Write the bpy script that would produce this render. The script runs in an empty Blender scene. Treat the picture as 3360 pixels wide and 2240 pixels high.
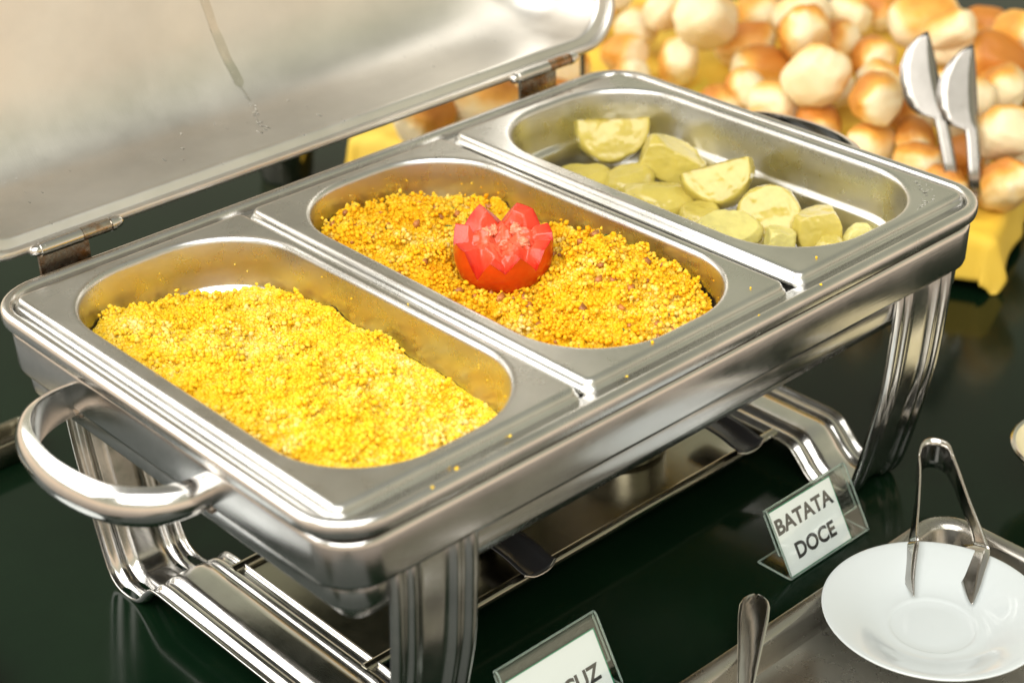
import bpy, bmesh, math, random
import numpy as np
from mathutils import Vector, Matrix, Euler, noise

random.seed(7); RNG = np.random.default_rng(11)
SC = bpy.context.scene
COL = SC.collection
TZ = 222.0                      # table lies 222 mm under the pan rims; code below is in mm, pan rims at z = 0

def W(x, y, z):
    return Vector((x / 1000.0, y / 1000.0, (z + TZ) / 1000.0))

# ------------------------------------------------------------------ camera
cam_d = bpy.data.cameras.new('camera'); cam = bpy.data.objects.new('camera', cam_d); COL.objects.link(cam)
RT = Vector((0.737286, -0.675054, -0.026672)); DN = Vector((-0.34845, -0.346157, -0.871067)); FW = Vector((0.578785, 0.65152, -0.490439))
M = Matrix((RT, -DN, -FW)).transposed().to_4x4()
M.translation = W(-693.94, -781.72, 515.17)
cam.matrix_world = M
cam_d.sensor_width = 36; cam_d.lens = 63.78; cam_d.clip_start = 0.02; cam_d.clip_end = 60
cam_d.dof.use_dof = True; cam_d.dof.focus_distance = 1.15; cam_d.dof.aperture_fstop = 5.4; cam_d.dof.aperture_blades = 9
SC.camera = cam

# ------------------------------------------------------------------ world and lamps
wd = bpy.data.worlds.new('World'); SC.world = wd; wd.use_nodes = True
nt = wd.node_tree; nt.nodes.clear()
wo = nt.nodes.new('ShaderNodeOutputWorld'); bg = nt.nodes.new('ShaderNodeBackground')
tc = nt.nodes.new('ShaderNodeTexCoord'); sx = nt.nodes.new('ShaderNodeSeparateXYZ'); mr = nt.nodes.new('ShaderNodeMapRange'); cr = nt.nodes.new('ShaderNodeValToRGB')
nt.links.new(tc.outputs['Generated'], sx.inputs[0]); nt.links.new(sx.outputs['Z'], mr.inputs[0])
mr.inputs[1].default_value = -1; mr.inputs[2].default_value = 1
nt.links.new(mr.outputs[0], cr.inputs[0]); nt.links.new(cr.outputs[0], bg.inputs[0]); nt.links.new(bg.outputs[0], wo.inputs[0])
e = cr.color_ramp.elements
e[0].position = 0.0; e[0].color = (0.26, 0.22, 0.18, 1)
e[1].position = 1.0; e[1].color = (0.34, 0.335, 0.30, 1)
for pos, c in ((0.25, (0.46, 0.39, 0.32, 1)), (0.40, (0.98, 0.82, 0.64, 1)), (0.50, (1.48, 1.13, 0.81, 1)), (0.60, (0.80, 0.75, 0.56, 1)), (0.74, (0.54, 0.54, 0.39, 1))):
    k = cr.color_ramp.elements.new(pos); k.color = c
bg.inputs[1].default_value = 0.80

def area(name, loc, target, sx_, sy_, power, col):
    l = bpy.data.lights.new(name, 'AREA'); l.shape = 'RECTANGLE'; l.size = sx_; l.size_y = sy_; l.energy = power; l.color = col
    o = bpy.data.objects.new(name, l); COL.objects.link(o); o.location = loc
    o.rotation_euler = (Vector(target) - Vector(loc)).to_track_quat('-Z', 'Y').to_euler()
    return o
area('window_light', (-1.25, 1.35, 1.55), (-0.1, 0, 0.2), 2.8, 1.9, 62, (1.0, 0.99, 0.97))
area('ceiling_light', (-1.2, -0.95, 1.85), (0.05, 0.05, 0.2), 2.5, 2.1, 80, (1.0, 0.98, 0.94))

SC.view_settings.view_transform = 'Standard'; SC.view_settings.look = 'None'; SC.view_settings.exposure = 0.24; SC.view_settings.gamma = 1.0
SC.view_settings.use_curve_mapping = False
SC.render.engine = 'CYCLES'

# ------------------------------------------------------------------ materials
def new_mat(name):
    m = bpy.data.materials.new(name); m.use_nodes = True
    return m, m.node_tree, m.node_tree.nodes['Principled BSDF']

def ramp(t, fac, stops):
    r = t.nodes.new('ShaderNodeValToRGB'); el = r.color_ramp.elements
    el[0].position, el[0].color = stops[0][0], (*stops[0][1], 1); el[1].position, el[1].color = stops[-1][0], (*stops[-1][1], 1)
    for p, c in stops[1:-1]:
        k = el.new(p); k.color = (*c, 1)
    t.links.new(fac, r.inputs[0]); return r.outputs[0]

def nz(t, scale, detail=4, rough=0.55, coord='Object', stretch=None, dist=0.0):
    c = t.nodes.new('ShaderNodeTexCoord'); n = t.nodes.new('ShaderNodeTexNoise')
    n.inputs['Scale'].default_value = scale; n.inputs['Detail'].default_value = detail; n.inputs['Roughness'].default_value = rough; n.inputs['Distortion'].default_value = dist
    if stretch:
        mp = t.nodes.new('ShaderNodeMapping'); mp.inputs['Scale'].default_value = stretch
        t.links.new(c.outputs[coord], mp.inputs[0]); t.links.new(mp.outputs[0], n.inputs['Vector'])
    else:
        t.links.new(c.outputs[coord], n.inputs['Vector'])
    return n.outputs['Fac']

def bump(t, b, h, strength, dist=0.001):
    n = t.nodes.new('ShaderNodeBump'); n.inputs['Strength'].default_value = strength; n.inputs['Distance'].default_value = dist
    t.links.new(h, n.inputs['Height']); t.links.new(n.outputs[0], b.inputs['Normal'])

def mth(t, op, a, b_):
    n = t.nodes.new('ShaderNodeMath'); n.operation = op
    for i, v in enumerate((a, b_)):
        if isinstance(v, (int, float)): n.inputs[i].default_value = v
        else: t.links.new(v, n.inputs[i])
    return n.outputs[0]

def steel(name, col, r0, r1, scale=14, brush=None, bstr=0.05, rust=None, wav=0.0):
    m, t, b = new_mat(name)
    b.inputs['Metallic'].default_value = 1.0
    f = nz(t, scale, 5, 0.6)
    dark = tuple(c * 0.80 for c in col)
    colr = ramp(t, f, [(0.3, dark), (0.62, col)])
    if rust:
        g = nz(t, rust, 6, 0.7)
        mix = t.nodes.new('ShaderNodeMix'); mix.data_type = 'RGBA'
        fac = ramp(t, g, [(0.42, (0, 0, 0)), (0.60, (1, 1, 1))])
        t.links.new(fac, mix.inputs[0]); t.links.new(colr, mix.inputs[6]); mix.inputs[7].default_value = (0.34, 0.17, 0.07, 1)
        colr = mix.outputs[2]
    t.links.new(colr, b.inputs['Base Color'])
    mrn = t.nodes.new('ShaderNodeMapRange'); t.links.new(nz(t, scale * 2.3, 6, 0.65), mrn.inputs[0])
    mrn.inputs[1].default_value = 0.3; mrn.inputs[2].default_value = 0.7; mrn.inputs[3].default_value = r0; mrn.inputs[4].default_value = r1
    t.links.new(mrn.outputs[0], b.inputs['Roughness'])
    h = nz(t, 60, 3, 0.6, stretch=brush or (1, 1, 1))
    if wav:
        h = mth(t, 'ADD', mth(t, 'MULTIPLY', h, bstr), mth(t, 'MULTIPLY', nz(t, 7, 2, 0.5), wav)); bump(t, b, h, 1.0)
    else:
        bump(t, b, h, bstr)
    return m

M_PAN = steel('pan_steel', (0.66, 0.65, 0.62), 0.24, 0.34, brush=(1, 14, 14), bstr=0.06)
M_RIM = steel('rim_steel', (0.68, 0.665, 0.64), 0.20, 0.30, bstr=0.03)
M_BAND = steel('band_steel', (0.64, 0.62, 0.60), 0.15, 0.27, scale=9, brush=(1, 1, 18), bstr=0.05, wav=0.5)
M_LEG = steel('leg_steel', (0.66, 0.645, 0.62), 0.15, 0.26, scale=18, bstr=0.03)
M_LID = steel('lid_steel', (0.76, 0.735, 0.69), 0.34, 0.44, scale=7, brush=(18, 1, 1), bstr=0.05, wav=0.8)
M_HINGE = steel('hinge_steel', (0.50, 0.45, 0.38), 0.20, 0.34, scale=60, rust=70, bstr=0.1)
M_POL = steel('polished_steel', (0.68, 0.66, 0.63), 0.12, 0.22, bstr=0.02)
M_BLADE = steel('satin_steel', (0.40, 0.375, 0.35), 0.18, 0.28, bstr=0.03)
M_TRAY = steel('tray_steel', (0.50, 0.475, 0.43), 0.20, 0.34, scale=10, brush=(16, 1, 1), bstr=0.06)
M_SHELF = steel('shelf_steel', (0.34, 0.32, 0.26), 0.12, 0.26, scale=10, bstr=0.04)
M_BURN = steel('burner_steel', (0.42, 0.33, 0.24), 0.16, 0.3, scale=20, rust=14, bstr=0.04)

def simple(name, col, rough, spec=0.5, metallic=0.0, var=0.0, scale=20, sss=0.0, srad=(1, 0.5, 0.2), bstr=0.0, bscale=80, trans=0.0, ior=1.45, coat=0.0):
    m, t, b = new_mat(name)
    b.inputs['Roughness'].default_value = rough; b.inputs['Metallic'].default_value = metallic
    b.inputs['Specular IOR Level'].default_value = spec; b.inputs['IOR'].default_value = ior
    if var:
        t.links.new(ramp(t, nz(t, scale, 5, 0.6), [(0.3, tuple(c * (1 - var) for c in col)), (0.7, tuple(min(1, c * (1 + var * 0.6)) for c in col))]), b.inputs['Base Color'])
    else:
        b.inputs['Base Color'].default_value = (*col, 1)
    if sss:
        b.inputs['Subsurface Weight'].default_value = sss; b.inputs['Subsurface Radius'].default_value = srad; b.inputs['Subsurface Scale'].default_value = 0.004
    if bstr: bump(t, b, nz(t, bscale, 4, 0.6), bstr)
    b.inputs['Transmission Weight'].default_value = trans; b.inputs['Coat Weight'].default_value = coat
    return m

# table: dark green laminate with specks of dust
M_TABLE, t, b = new_mat('table_laminate')
f = nz(t, 6, 5, 0.6)
base = ramp(t, f, [(0.3, (0.0014, 0.0062, 0.0028)), (0.75, (0.0034, 0.0115, 0.0045))])
vor = t.nodes.new('ShaderNodeTexVoronoi'); vor.inputs['Scale'].default_value = 21; vor.inputs['Randomness'].default_value = 1.0
tcx = t.nodes.new('ShaderNodeTexCoord'); t.links.new(tcx.outputs['Object'], vor.inputs['Vector'])
speck = mth(t, 'MULTIPLY', mth(t, 'LESS_THAN', vor.outputs['Distance'], 0.017), mth(t, 'GREATER_THAN', nz(t, 9, 2), 0.47))
mx = t.nodes.new('ShaderNodeMix'); mx.data_type = 'RGBA'; t.links.new(speck, mx.inputs[0]); t.links.new(base, mx.inputs[6]); mx.inputs[7].default_value = (0.25, 0.26, 0.22, 1)
t.links.new(mx.outputs[2], b.inputs['Base Color'])
mrn = t.nodes.new('ShaderNodeMapRange'); t.links.new(nz(t, 16, 6, 0.7), mrn.inputs[0]); mrn.inputs[3].default_value = 0.06; mrn.inputs[4].default_value = 0.20
t.links.new(mrn.outputs[0], b.inputs['Roughness'])
bump(t, b, nz(t, 140, 3), 0.02); b.inputs['Specular IOR Level'].default_value = 0.20

M_PORC = simple('white_porcelain', (0.54, 0.575, 0.58), 0.08, 0.6, sss=0.15, srad=(1, 1, 1), coat=0.3)
M_CREAM = simple('cream_ceramic', (0.70, 0.62, 0.40), 0.2)
M_PAPER = simple('white_paper', (0.83, 0.83, 0.84), 0.65)
M_GREEN = simple('green_paper', (0.01, 0.26, 0.13), 0.6)
M_INK = simple('dark_ink', (0.03, 0.028, 0.03), 0.55)
M_DARK = simple('dark_metal', (0.02, 0.02, 0.022), 0.25)
M_ROD = simple('dark_rod_paint', (0.03, 0.035, 0.02), 0.4)
M_TRAYW = simple('tray_wood', (0.05, 0.035, 0.02), 0.5, var=0.3)
M_ACR, t, b = new_mat('clear_acrylic')
trn = t.nodes.new('ShaderNodeBsdfTransparent'); trn.inputs[0].default_value = (0.965, 0.985, 0.972, 1)
gls = t.nodes.new('ShaderNodeBsdfGlossy'); gls.inputs['Roughness'].default_value = 0.04; lwt = t.nodes.new('ShaderNodeLayerWeight'); frs = mth(t, 'ADD', mth(t, 'MULTIPLY', mth(t, 'POWER', lwt.outputs['Facing'], 4.0), 0.55), 0.075)
mxs = t.nodes.new('ShaderNodeMixShader'); t.links.new(frs, mxs.inputs[0]); t.links.new(trn.outputs[0], mxs.inputs[1]); t.links.new(gls.outputs[0], mxs.inputs[2])
t.links.new(mxs.outputs[0], t.nodes['Material Output'].inputs[0])
M_ACE = simple('acrylic_edge', (0.55, 0.66, 0.60), 0.12, trans=0.75)
M_WATER, t, b = new_mat('water_drop')
b.inputs['Base Color'].default_value = (1, 1, 1, 1); b.inputs['Roughness'].default_value = 0.0; b.inputs['Transmission Weight'].default_value = 1.0; b.inputs['IOR'].default_value = 1.33

def crumb_mat(name, stops, sss=0.65):
    m, t, b = new_mat(name)
    g = t.nodes.new('ShaderNodeNewGeometry')
    f = mth(t, 'ADD', mth(t, 'MULTIPLY', g.outputs['Random Per Island'], 0.16), mth(t, 'ADD', mth(t, 'MULTIPLY', nz(t, 24, 2, 0.5), 0.45), mth(t, 'MULTIPLY', nz(t, 130, 3, 0.6), 0.35)))
    t.links.new(ramp(t, f, stops), b.inputs['Base Color'])
    b.inputs['Roughness'].default_value = 0.55; b.inputs['Specular IOR Level'].default_value = 0.18
    trl = t.nodes.new('ShaderNodeBsdfTranslucent'); mxs = t.nodes.new('ShaderNodeMixShader'); mxs.inputs[0].default_value = 0.36
    t.links.new(b.inputs['Base Color'].links[0].from_socket, trl.inputs[0])
    t.links.new(b.outputs[0], mxs.inputs[1]); t.links.new(trl.outputs[0], mxs.inputs[2]); t.links.new(mxs.outputs[0], t.nodes['Material Output'].inputs[0])
    return m
M_COUS1 = crumb_mat('couscous_yellow', [(0.30, (0.96, 0.62, 0.012)), (0.46, (0.965, 0.67, 0.03)), (0.55, (0.97, 0.74, 0.09)), (0.67, (0.97, 0.84, 0.36))])
M_COUS2 = crumb_mat('couscous_orange', [(0.30, (0.84, 0.34, 0.006)), (0.38, (0.95, 0.54, 0.008)), (0.48, (0.96, 0.62, 0.02)), (0.57, (0.97, 0.71, 0.08)), (0.69, (0.97, 0.83, 0.36))])
M_BACON = simple('browned_bits', (0.40, 0.15, 0.03), 0.4, var=0.5, scale=120, sss=0.2)
M_HERB = simple('herb_green', (0.06, 0.13, 0.02), 0.5)
M_SKIN = simple('tomato_skin', (0.60, 0.052, 0.004), 0.22, 0.5, var=0.28, scale=28, sss=0.25, srad=(1, 0.25, 0.1), coat=0.35)
M_FLESH = simple('tomato_flesh', (0.68, 0.062, 0.026), 0.24, 0.5, var=0.3, scale=90, sss=0.3, srad=(1, 0.3, 0.2), bstr=0.45, bscale=300, coat=0.1)
t = M_FLESH.node_tree; b = t.nodes['Principled BSDF']
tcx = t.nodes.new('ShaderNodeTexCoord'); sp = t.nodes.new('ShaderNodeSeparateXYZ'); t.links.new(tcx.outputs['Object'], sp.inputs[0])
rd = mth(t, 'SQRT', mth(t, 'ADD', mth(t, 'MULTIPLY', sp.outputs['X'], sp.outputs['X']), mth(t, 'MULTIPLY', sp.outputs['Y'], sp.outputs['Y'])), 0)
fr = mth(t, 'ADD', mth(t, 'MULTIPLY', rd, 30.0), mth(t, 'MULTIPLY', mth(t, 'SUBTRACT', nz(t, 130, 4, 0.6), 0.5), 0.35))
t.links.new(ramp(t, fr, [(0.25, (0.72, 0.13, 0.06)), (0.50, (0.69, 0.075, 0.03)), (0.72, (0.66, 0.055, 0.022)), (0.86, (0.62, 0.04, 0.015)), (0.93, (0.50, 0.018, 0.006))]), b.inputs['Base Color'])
M_PULP = simple('tomato_pulp', (0.80, 0.24, 0.13), 0.3, 0.4, var=0.55, scale=220, sss=0.4, srad=(1, 0.4, 0.3), bstr=0.3, bscale=400, coat=0.2)
M_POT = simple('sweet_potato_flesh', (0.52, 0.42, 0.09), 0.22, 0.5, var=0.14, scale=26, sss=0.35, srad=(1, 0.8, 0.3), bstr=0.3, bscale=110, coat=0.35)
M_POTP = simple('sweet_potato_pale', (0.60, 0.53, 0.18), 0.3, 0.5, var=0.2, scale=60, sss=0.35, srad=(1, 0.8, 0.3), bstr=0.5, bscale=170, coat=0.1)

def bread_mat(name, k):
    m, t, b = new_mat(name)
    tcx = t.nodes.new('ShaderNodeTexCoord'); sp = t.nodes.new('ShaderNodeSeparateXYZ'); t.links.new(tcx.outputs['Generated'], sp.inputs[0])
    endm = mth(t, 'POWER', mth(t, 'MULTIPLY', mth(t, 'ABSOLUTE', mth(t, 'SUBTRACT', sp.outputs['X'], 0.5), 0), 2.0), 6.0)
    ff = mth(t, 'SUBTRACT', mth(t, 'ADD', mth(t, 'ADD', sp.outputs['Z'], mth(t, 'MULTIPLY', nz(t, 34, 5, 0.65), 0.7)), k), mth(t, 'MULTIPLY', endm, 0.8))
    t.links.new(ramp(t, mth(t, 'MULTIPLY', ff, 0.62), [(0.46, (0.80, 0.67, 0.42)), (0.60, (0.80, 0.57, 0.25)), (0.74, (0.74, 0.36, 0.06)), (0.95, (0.52, 0.19, 0.025))]), b.inputs['Base Color'])
    b.inputs['Roughness'].default_value = 0.55; b.inputs['Subsurface Weight'].default_value = 0.2; b.inputs['Subsurface Scale'].default_value = 0.006; b.inputs['Subsurface Radius'].default_value = (1, 0.6, 0.3)
    bump(t, b, nz(t, 90, 5), 0.4); return m
M_BREAD = [bread_mat('pale_bread', 0.02), bread_mat('golden_bread', 0.24), bread_mat('browned_bread', 0.50)]

M_CLOTH, t, b = new_mat('yellow_print_cloth')
t.links.new(ramp(t, nz(t, 9, 2, 0.4, dist=0.6), [(0.30, (0.20, 0.33, 0.55)), (0.335, (0.62, 0.66, 0.75)), (0.36, (0.70, 0.60, 0.06)), (0.40, (0.78, 0.50, 0.04)), (0.62, (0.82, 0.56, 0.08))]), b.inputs['Base Color'])
b.inputs['Roughness'].default_value = 0.75; bump(t, b, nz(t, 500, 2), 0.2)

# ------------------------------------------------------------------ mesh helpers
ORG = {}
def empty(name, loc, label, cat, group=None):
    o = bpy.data.objects.new(name, None); COL.objects.link(o); o.location = W(*loc); o.empty_display_size = 0.02
    ORG[o] = Vector(loc); tag(o, label, cat, group); return o
def tag(o, label, cat, group=None, kind=None):
    if label: o['label'] = label
    if cat: o['category'] = cat
    if group: o['group'] = group
    if kind: o['kind'] = kind
    return o
def obj(name, verts, faces, mat, parent=None, org=None, smooth=True, angle=38):
    """verts in mm, scene frame. With a parent the mesh is stored relative to the root's origin."""
    o3 = ORG[parent] if parent is not None else Vector(org or (0, 0, 0))
    me = bpy.data.meshes.new(name)
    me.from_pydata([((v[0] - o3[0]) / 1000, (v[1] - o3[1]) / 1000, (v[2] - o3[2]) / 1000) for v in verts], [], faces)
    me.validate(); me.update()
    bm = bmesh.new(); bm.from_mesh(me); bmesh.ops.recalc_face_normals(bm, faces=bm.faces); bm.to_mesh(me); bm.free()
    if smooth:
        me.polygons.foreach_set('use_smooth', [True] * len(me.polygons)); me.set_sharp_from_angle(angle=math.radians(angle))
    me.materials.append(mat)
    o = bpy.data.objects.new(name, me); COL.objects.link(o)
    if parent is not None:
        o.parent = parent
    else:
        o.location = W(*o3)
    ORG[o] = o3
    return o
def solidify(o, th, off=-1.0):
    md = o.modifiers.new('thickness', 'SOLIDIFY'); md.thickness = th / 1000; md.offset = off; return o

def rrect(cx, cy, hx, hy, r, nc=10, ns=1):
    r = max(0.3, min(r, hx - 0.05, hy - 0.05)); pts = []
    cs = [(cx + hx - r, cy + hy - r, 0), (cx - hx + r, cy + hy - r, 90), (cx - hx + r, cy - hy + r, 180), (cx + hx - r, cy - hy + r, 270)]
    for k, (x, y, a) in enumerate(cs):
        arc = [(x + r * math.cos(math.radians(a + 90 * i / nc)), y + r * math.sin(math.radians(a + 90 * i / nc))) for i in range(nc + 1)]
        pts += arc
        nx, ny, na = cs[(k + 1) % 4]
        q = (nx + r * math.cos(math.radians(na)), ny + r * math.sin(math.radians(na)))
        for i in range(1, ns): pts.append((arc[-1][0] + (q[0] - arc[-1][0]) * i / ns, arc[-1][1] + (q[1] - arc[-1][1]) * i / ns))
    return pts
def loft(rings, cap0=False, cap1=False, closed=True):
    n = len(rings[0]); v = [p for r in rings for p in r]; f = []
    for k in range(len(rings) - 1):
        for i in range(n if closed else n - 1):
            j = (i + 1) % n; f.append((k * n + i, k * n + j, (k + 1) * n + j, (k + 1) * n + i))
    if cap0: f.append(tuple(range(n)))
    if cap1: f.append(tuple((len(rings) - 1) * n + i for i in range(n))[::-1])
    return v, f
def arc2(cx, cz, r, a0, a1, n):
    return [(cx + r * math.cos(math.radians(a0 + (a1 - a0) * i / n)), cz + r * math.sin(math.radians(a0 + (a1 - a0) * i / n))) for i in range(n + 1)]
def rr_loft(cx, cy, hx, hy, r, prof, nc=10, **k):
    """prof: list of (outset, z)"""
    return loft([[(x, y, z) for x, y in rrect(cx, cy, hx + o, hy + o, r + o, nc)] for o, z in prof], **k)
def tube(path, rad, n=12, caps=True, sq=(1, 1), up=(0, 0, 1)):
    P = [Vector(p) for p in path]; rings = []
    for i, p in enumerate(P):
        d = (P[min(i + 1, len(P) - 1)] - P[max(i - 1, 0)]).normalized()
        u = Vector(up); s = d.cross(u)
        if s.length < 1e-4: s = d.cross(Vector((1, 0, 0)))
        s.normalize(); u2 = s.cross(d)
        rr = rad[i] if isinstance(rad, (list, tuple)) else rad
        rings.append([tuple(p + s * (rr * sq[0] * math.cos(2 * math.pi * k / n)) + u2 * (rr * sq[1] * math.sin(2 * math.pi * k / n))) for k in range(n)])
    return loft(rings, caps, caps)
def crom(pts, sub=6):
    P = [np.array(p, float) for p in pts]; P = [2 * P[0] - P[1]] + P + [2 * P[-1] - P[-2]]; out = []
    for i in range(1, len(P) - 2):
        for k in range(sub):
            t_ = k / sub; a, b_, c, d = P[i - 1], P[i], P[i + 1], P[i + 2]
            out.append(0.5 * (2 * b_ + (c - a) * t_ + (2 * a - 5 * b_ + 4 * c - d) * t_ ** 2 + (3 * b_ - a - 3 * c + d) * t_ ** 3))
    out.append(P[-2]); return [tuple(o) for o in out]
def lathe(cx, cy, prof, n=72):
    return loft([[(cx + r * math.cos(2 * math.pi * k / n), cy + r * math.sin(2 * math.pi * k / n), z) for k in range(n)] for r, z in prof])
def join(*vf):
    V, F = [], []
    for v, f in vf:
        o = len(V); V += list(v); F += [tuple(i + o for i in q) for q in f]
    return V, F
def box(x0, x1, y0, y1, z0, z1):
    v = [(x, y, z) for z in (z0, z1) for y in (y0, y1) for x in (x0, x1)]
    return v, [(0, 2, 3, 1), (4, 5, 7, 6), (0, 1, 5, 4), (2, 6, 7, 3), (0, 4, 6, 2), (1, 3, 7, 5)]

# ------------------------------------------------------------------ table (setting)
tb = obj('table', *rr_loft(600, 440, 1150, 865, 20, [(-5, -262), (0, -257), (0, -225), (-3, -222), (-20, -222), (-400, -222)], cap0=True, cap1=True), M_TABLE, org=(0, 0, -222))
tb['kind'] = 'structure'

# ------------------------------------------------------------------ chafing dish
DISH = empty('chafing_dish', (0, 0, -222), 'rectangular stainless steel chafing dish with open hinged lid and curved legs', 'chafing dish')
HX, HY = 272.0, 172.0
# water pan rim: ledge, rounded bead, outer skirt; the deep pan below
prof = [(-30, -86), (-22, -85), (-15, -80), (-12, -70), (-11, -60), (-11, -11), (-10, -8.5), (-8, -8), (0, -8), (2, -7.4)] + \
       [(6.5 + x, -5.5 + z) for x, z in arc2(0, 0, 4.2, 155, 0, 7)] + [(10.7, -8.5), (10.0, -11.5), (8.0, -12.8), (5.5, -13.0), (1.5, -13.4), (-4.0, -13.6), (-5.0, -22)]
obj('water_pan', *rr_loft(0, 0, HX - 3, HY - 2, 26, prof, 10, cap0=True), M_RIM, DISH)
# frame bands
obj('frame_band', *rr_loft(0, 0, HX - 2, HY + 0.5, 24, [(-7, -17.6), (0, -17.4), (1.8, -17.5), (3.0, -18.6), (3.4, -21), (2.6, -44), (1.6, -47), (-0.5, -48.4), (-6, -48.6)], 10), M_BAND, DISH)
obj('lower_band', *rr_loft(0, 0, HX - 2, HY + 0.5, 24, [(-5, -46), (-3, -47.5), (-2.6, -49), (-3.2, -62), (-4.4, -64.5), (-7, -65.4)], 10), M_BAND, DISH)

# two stand strips: leg, foot, S curve, cross platform, mirrored
half = [(-171.0, -44), (-171.3, -56), (-170.2, -78), (-166.5, -118), (-160, -150), (-151.5, -187), (-144.5, -210), (-137, -218.5), (-126, -221.2), (-114, -219.5), (-105.5, -214), (-98.5, -206.5), (-91, -199.6), (-82, -197.2), (-60, -197)]
pth = half + [(0, -197)] + [(-y, z) for y, z in half[::-1]]
P = crom(pth, 5)
sect = [(-30, -1.2), (-29.3, 1.0), (-27.5, 2.6), (-25, 2.9), (-23, 1.6), (-21.6, -0.2), (-18.5, -0.4), (-17.2, 1.0), (-15.2, 2.2), (-13.2, 1.6), (-12, -0.8), (-6, -1.2), (0, -1.3)]
sect = sect + [(-a, h) for a, h in sect[-2::-1]]
for xc in (-211, 214):
    rings = []
    for i, (y, z) in enumerate(P):
        a, c = P[max(i - 1, 0)], P[min(i + 1, len(P) - 1)]
        ty, tz = c[0] - a[0], c[1] - a[1]; L = math.hypot(ty, tz); ny, nzv = tz / L, -ty / L      # outward (away from the dish)
        ny, nzv = (-ny, -nzv) if False else (ny, nzv)
        rings.append([(xc + s, y + ny * h, z + nzv * h) for s, h in sect])
    v, f_ = loft(rings, closed=False)
    o = obj('leg_strip', v, f_, M_LEG, DISH, angle=60); solidify(o, 1.0, 0)

# shelf with rolled edges, two burners with dark swing tabs
sh = obj('burner_shelf', *join(box(-190, 192, -66, 66, -201, -199.6), tube([(-190, -70, -199), (192, -70, -199)], 4.2, 12), tube([(-190, 70, -199), (192, 70, -199)], 4.2, 12)), M_SHELF, DISH)
for bx in (-49, 100):
    obj('burner_cup', *lathe(bx, 0, [(0.5, -199), (33, -199), (35, -197), (35, -176), (36.5, -174.5), (35.5, -173), (20, -172), (18, -174), (0.5, -174)], 48), M_SHELF, DISH)
for fx in (-49, 157):
    prof_y = crom([(-30, -186), (-46, -186.5), (-60, -188), (-72, -191), (-80, -192)], 4)
    rings = [[(fx - 13 + 26 * k / 6 - 2, y, z + 2.2 * (abs(k - 3) / 3) ** 3 * 1.6) for k in range(7)] for y, z in prof_y]
    v, f_ = loft(rings, closed=False); o = obj('swing_tab', v, f_, M_DARK, DISH); solidify(o, 1.2)
    obj('tab_edge', *tube(crom([(fx - 15.5, -79, -189), (fx - 8, -81, -192), (fx + 4, -81, -192), (fx + 11.5, -79, -189)], 4), 0.9, 8), M_LEG, o)

# handles: half-round straps
def handle(sgn, yc, ext=0):
    path = crom([(sgn * 268, yc + 70), (sgn * 286, yc + 69), (sgn * (304 + ext * 0.6), yc + 60), (sgn * (318 + ext * 0.95), yc + 38), (sgn * (324 + ext * 1.0), yc), (sgn * (318 + ext * 0.95), yc - 38), (sgn * (304 + ext * 0.6), yc - 60), (sgn * 286, yc - 69), (sgn * 268, yc - 70)], 6)
    rings = []
    n = len(path)
    for i, (x, y) in enumerate(path):
        a, c = path[max(i - 1, 0)], path[min(i + 1, n - 1)]
        tx, ty = c[0] - a[0], c[1] - a[1]; L = math.hypot(tx, ty); nx, ny = -ty / L * sgn, tx / L * sgn
        e_ = min(i, n - 1 - i) / 6.0; hh = 10.5 + 1.8 * min(1, e_ / 2)
        ring = [(10.5 * math.cos(a_) - 2.5, hh * math.sin(a_)) for a_ in [math.pi * (-0.5 + k / 10) for k in range(11)]] + [(-1.2, hh * 0.72), (-0.6, 0), (-1.2, -hh * 0.72)]
        rings.append([(x + nx * o, y + ny * o, -39 + h) for o, h in ring])
    o = obj('handle', *loft(rings, True, True), M_POL, DISH, angle=50)
    for s in (1, -1):
        obj('weld_plate', *lathe_x(sgn * 268.5, yc + s * 70, -39, 14), M_HINGE, o)
def lathe_x(x, y, z, r):
    s = 1 if x > 0 else -1
    return loft([[(x + s * dx, y + q * rr * math.cos(2 * math.pi * k / 20), z + rr * math.sin(2 * math.pi * k / 20)) for k in range(20)] for dx, rr, q in ((0, r, 0.7), (2.6, r, 0.7), (3.4, r * 0.85, 0.7), (3.5, 0.2, 0.7))])
handle(-1, 20); handle(1, 25, 16)

# lid, tilted open on its hinges
TL = math.radians(12); LX, LHX, LHV = 6.0, 288.0, 178.0
def lid_w(u, v, w):
    return (LX + u, 189 + v * math.sin(TL) + w * math.cos(TL), 12 + v * math.cos(TL) - w * math.sin(TL))
lp = [(1.0, 7), (2.0, 4.5), (1.8, 1.8), (0, 0.2), (-2.2, 0.4), (-3.2, 2), (-3.6, 5), (-5, 5.8), (-9, 6), (-10.2, 7), (-10.8, 10), (-12.5, 24), (-15.5, 42), (-20, 55), (-28, 67), (-40, 76), (-58, 82.5), (-82, 85.5), (-140, 87)]
lid = obj('lid', *loft([[lid_w(x, y, w) for x, y in rrect(0, LHV, LHX + o, LHV + o, max(36 + o * 0.35, 20), 12, 6)] for o, w in lp], cap1=True), M_LID, DISH, angle=50)
solidify(lid, 0.8, 0)
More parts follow.
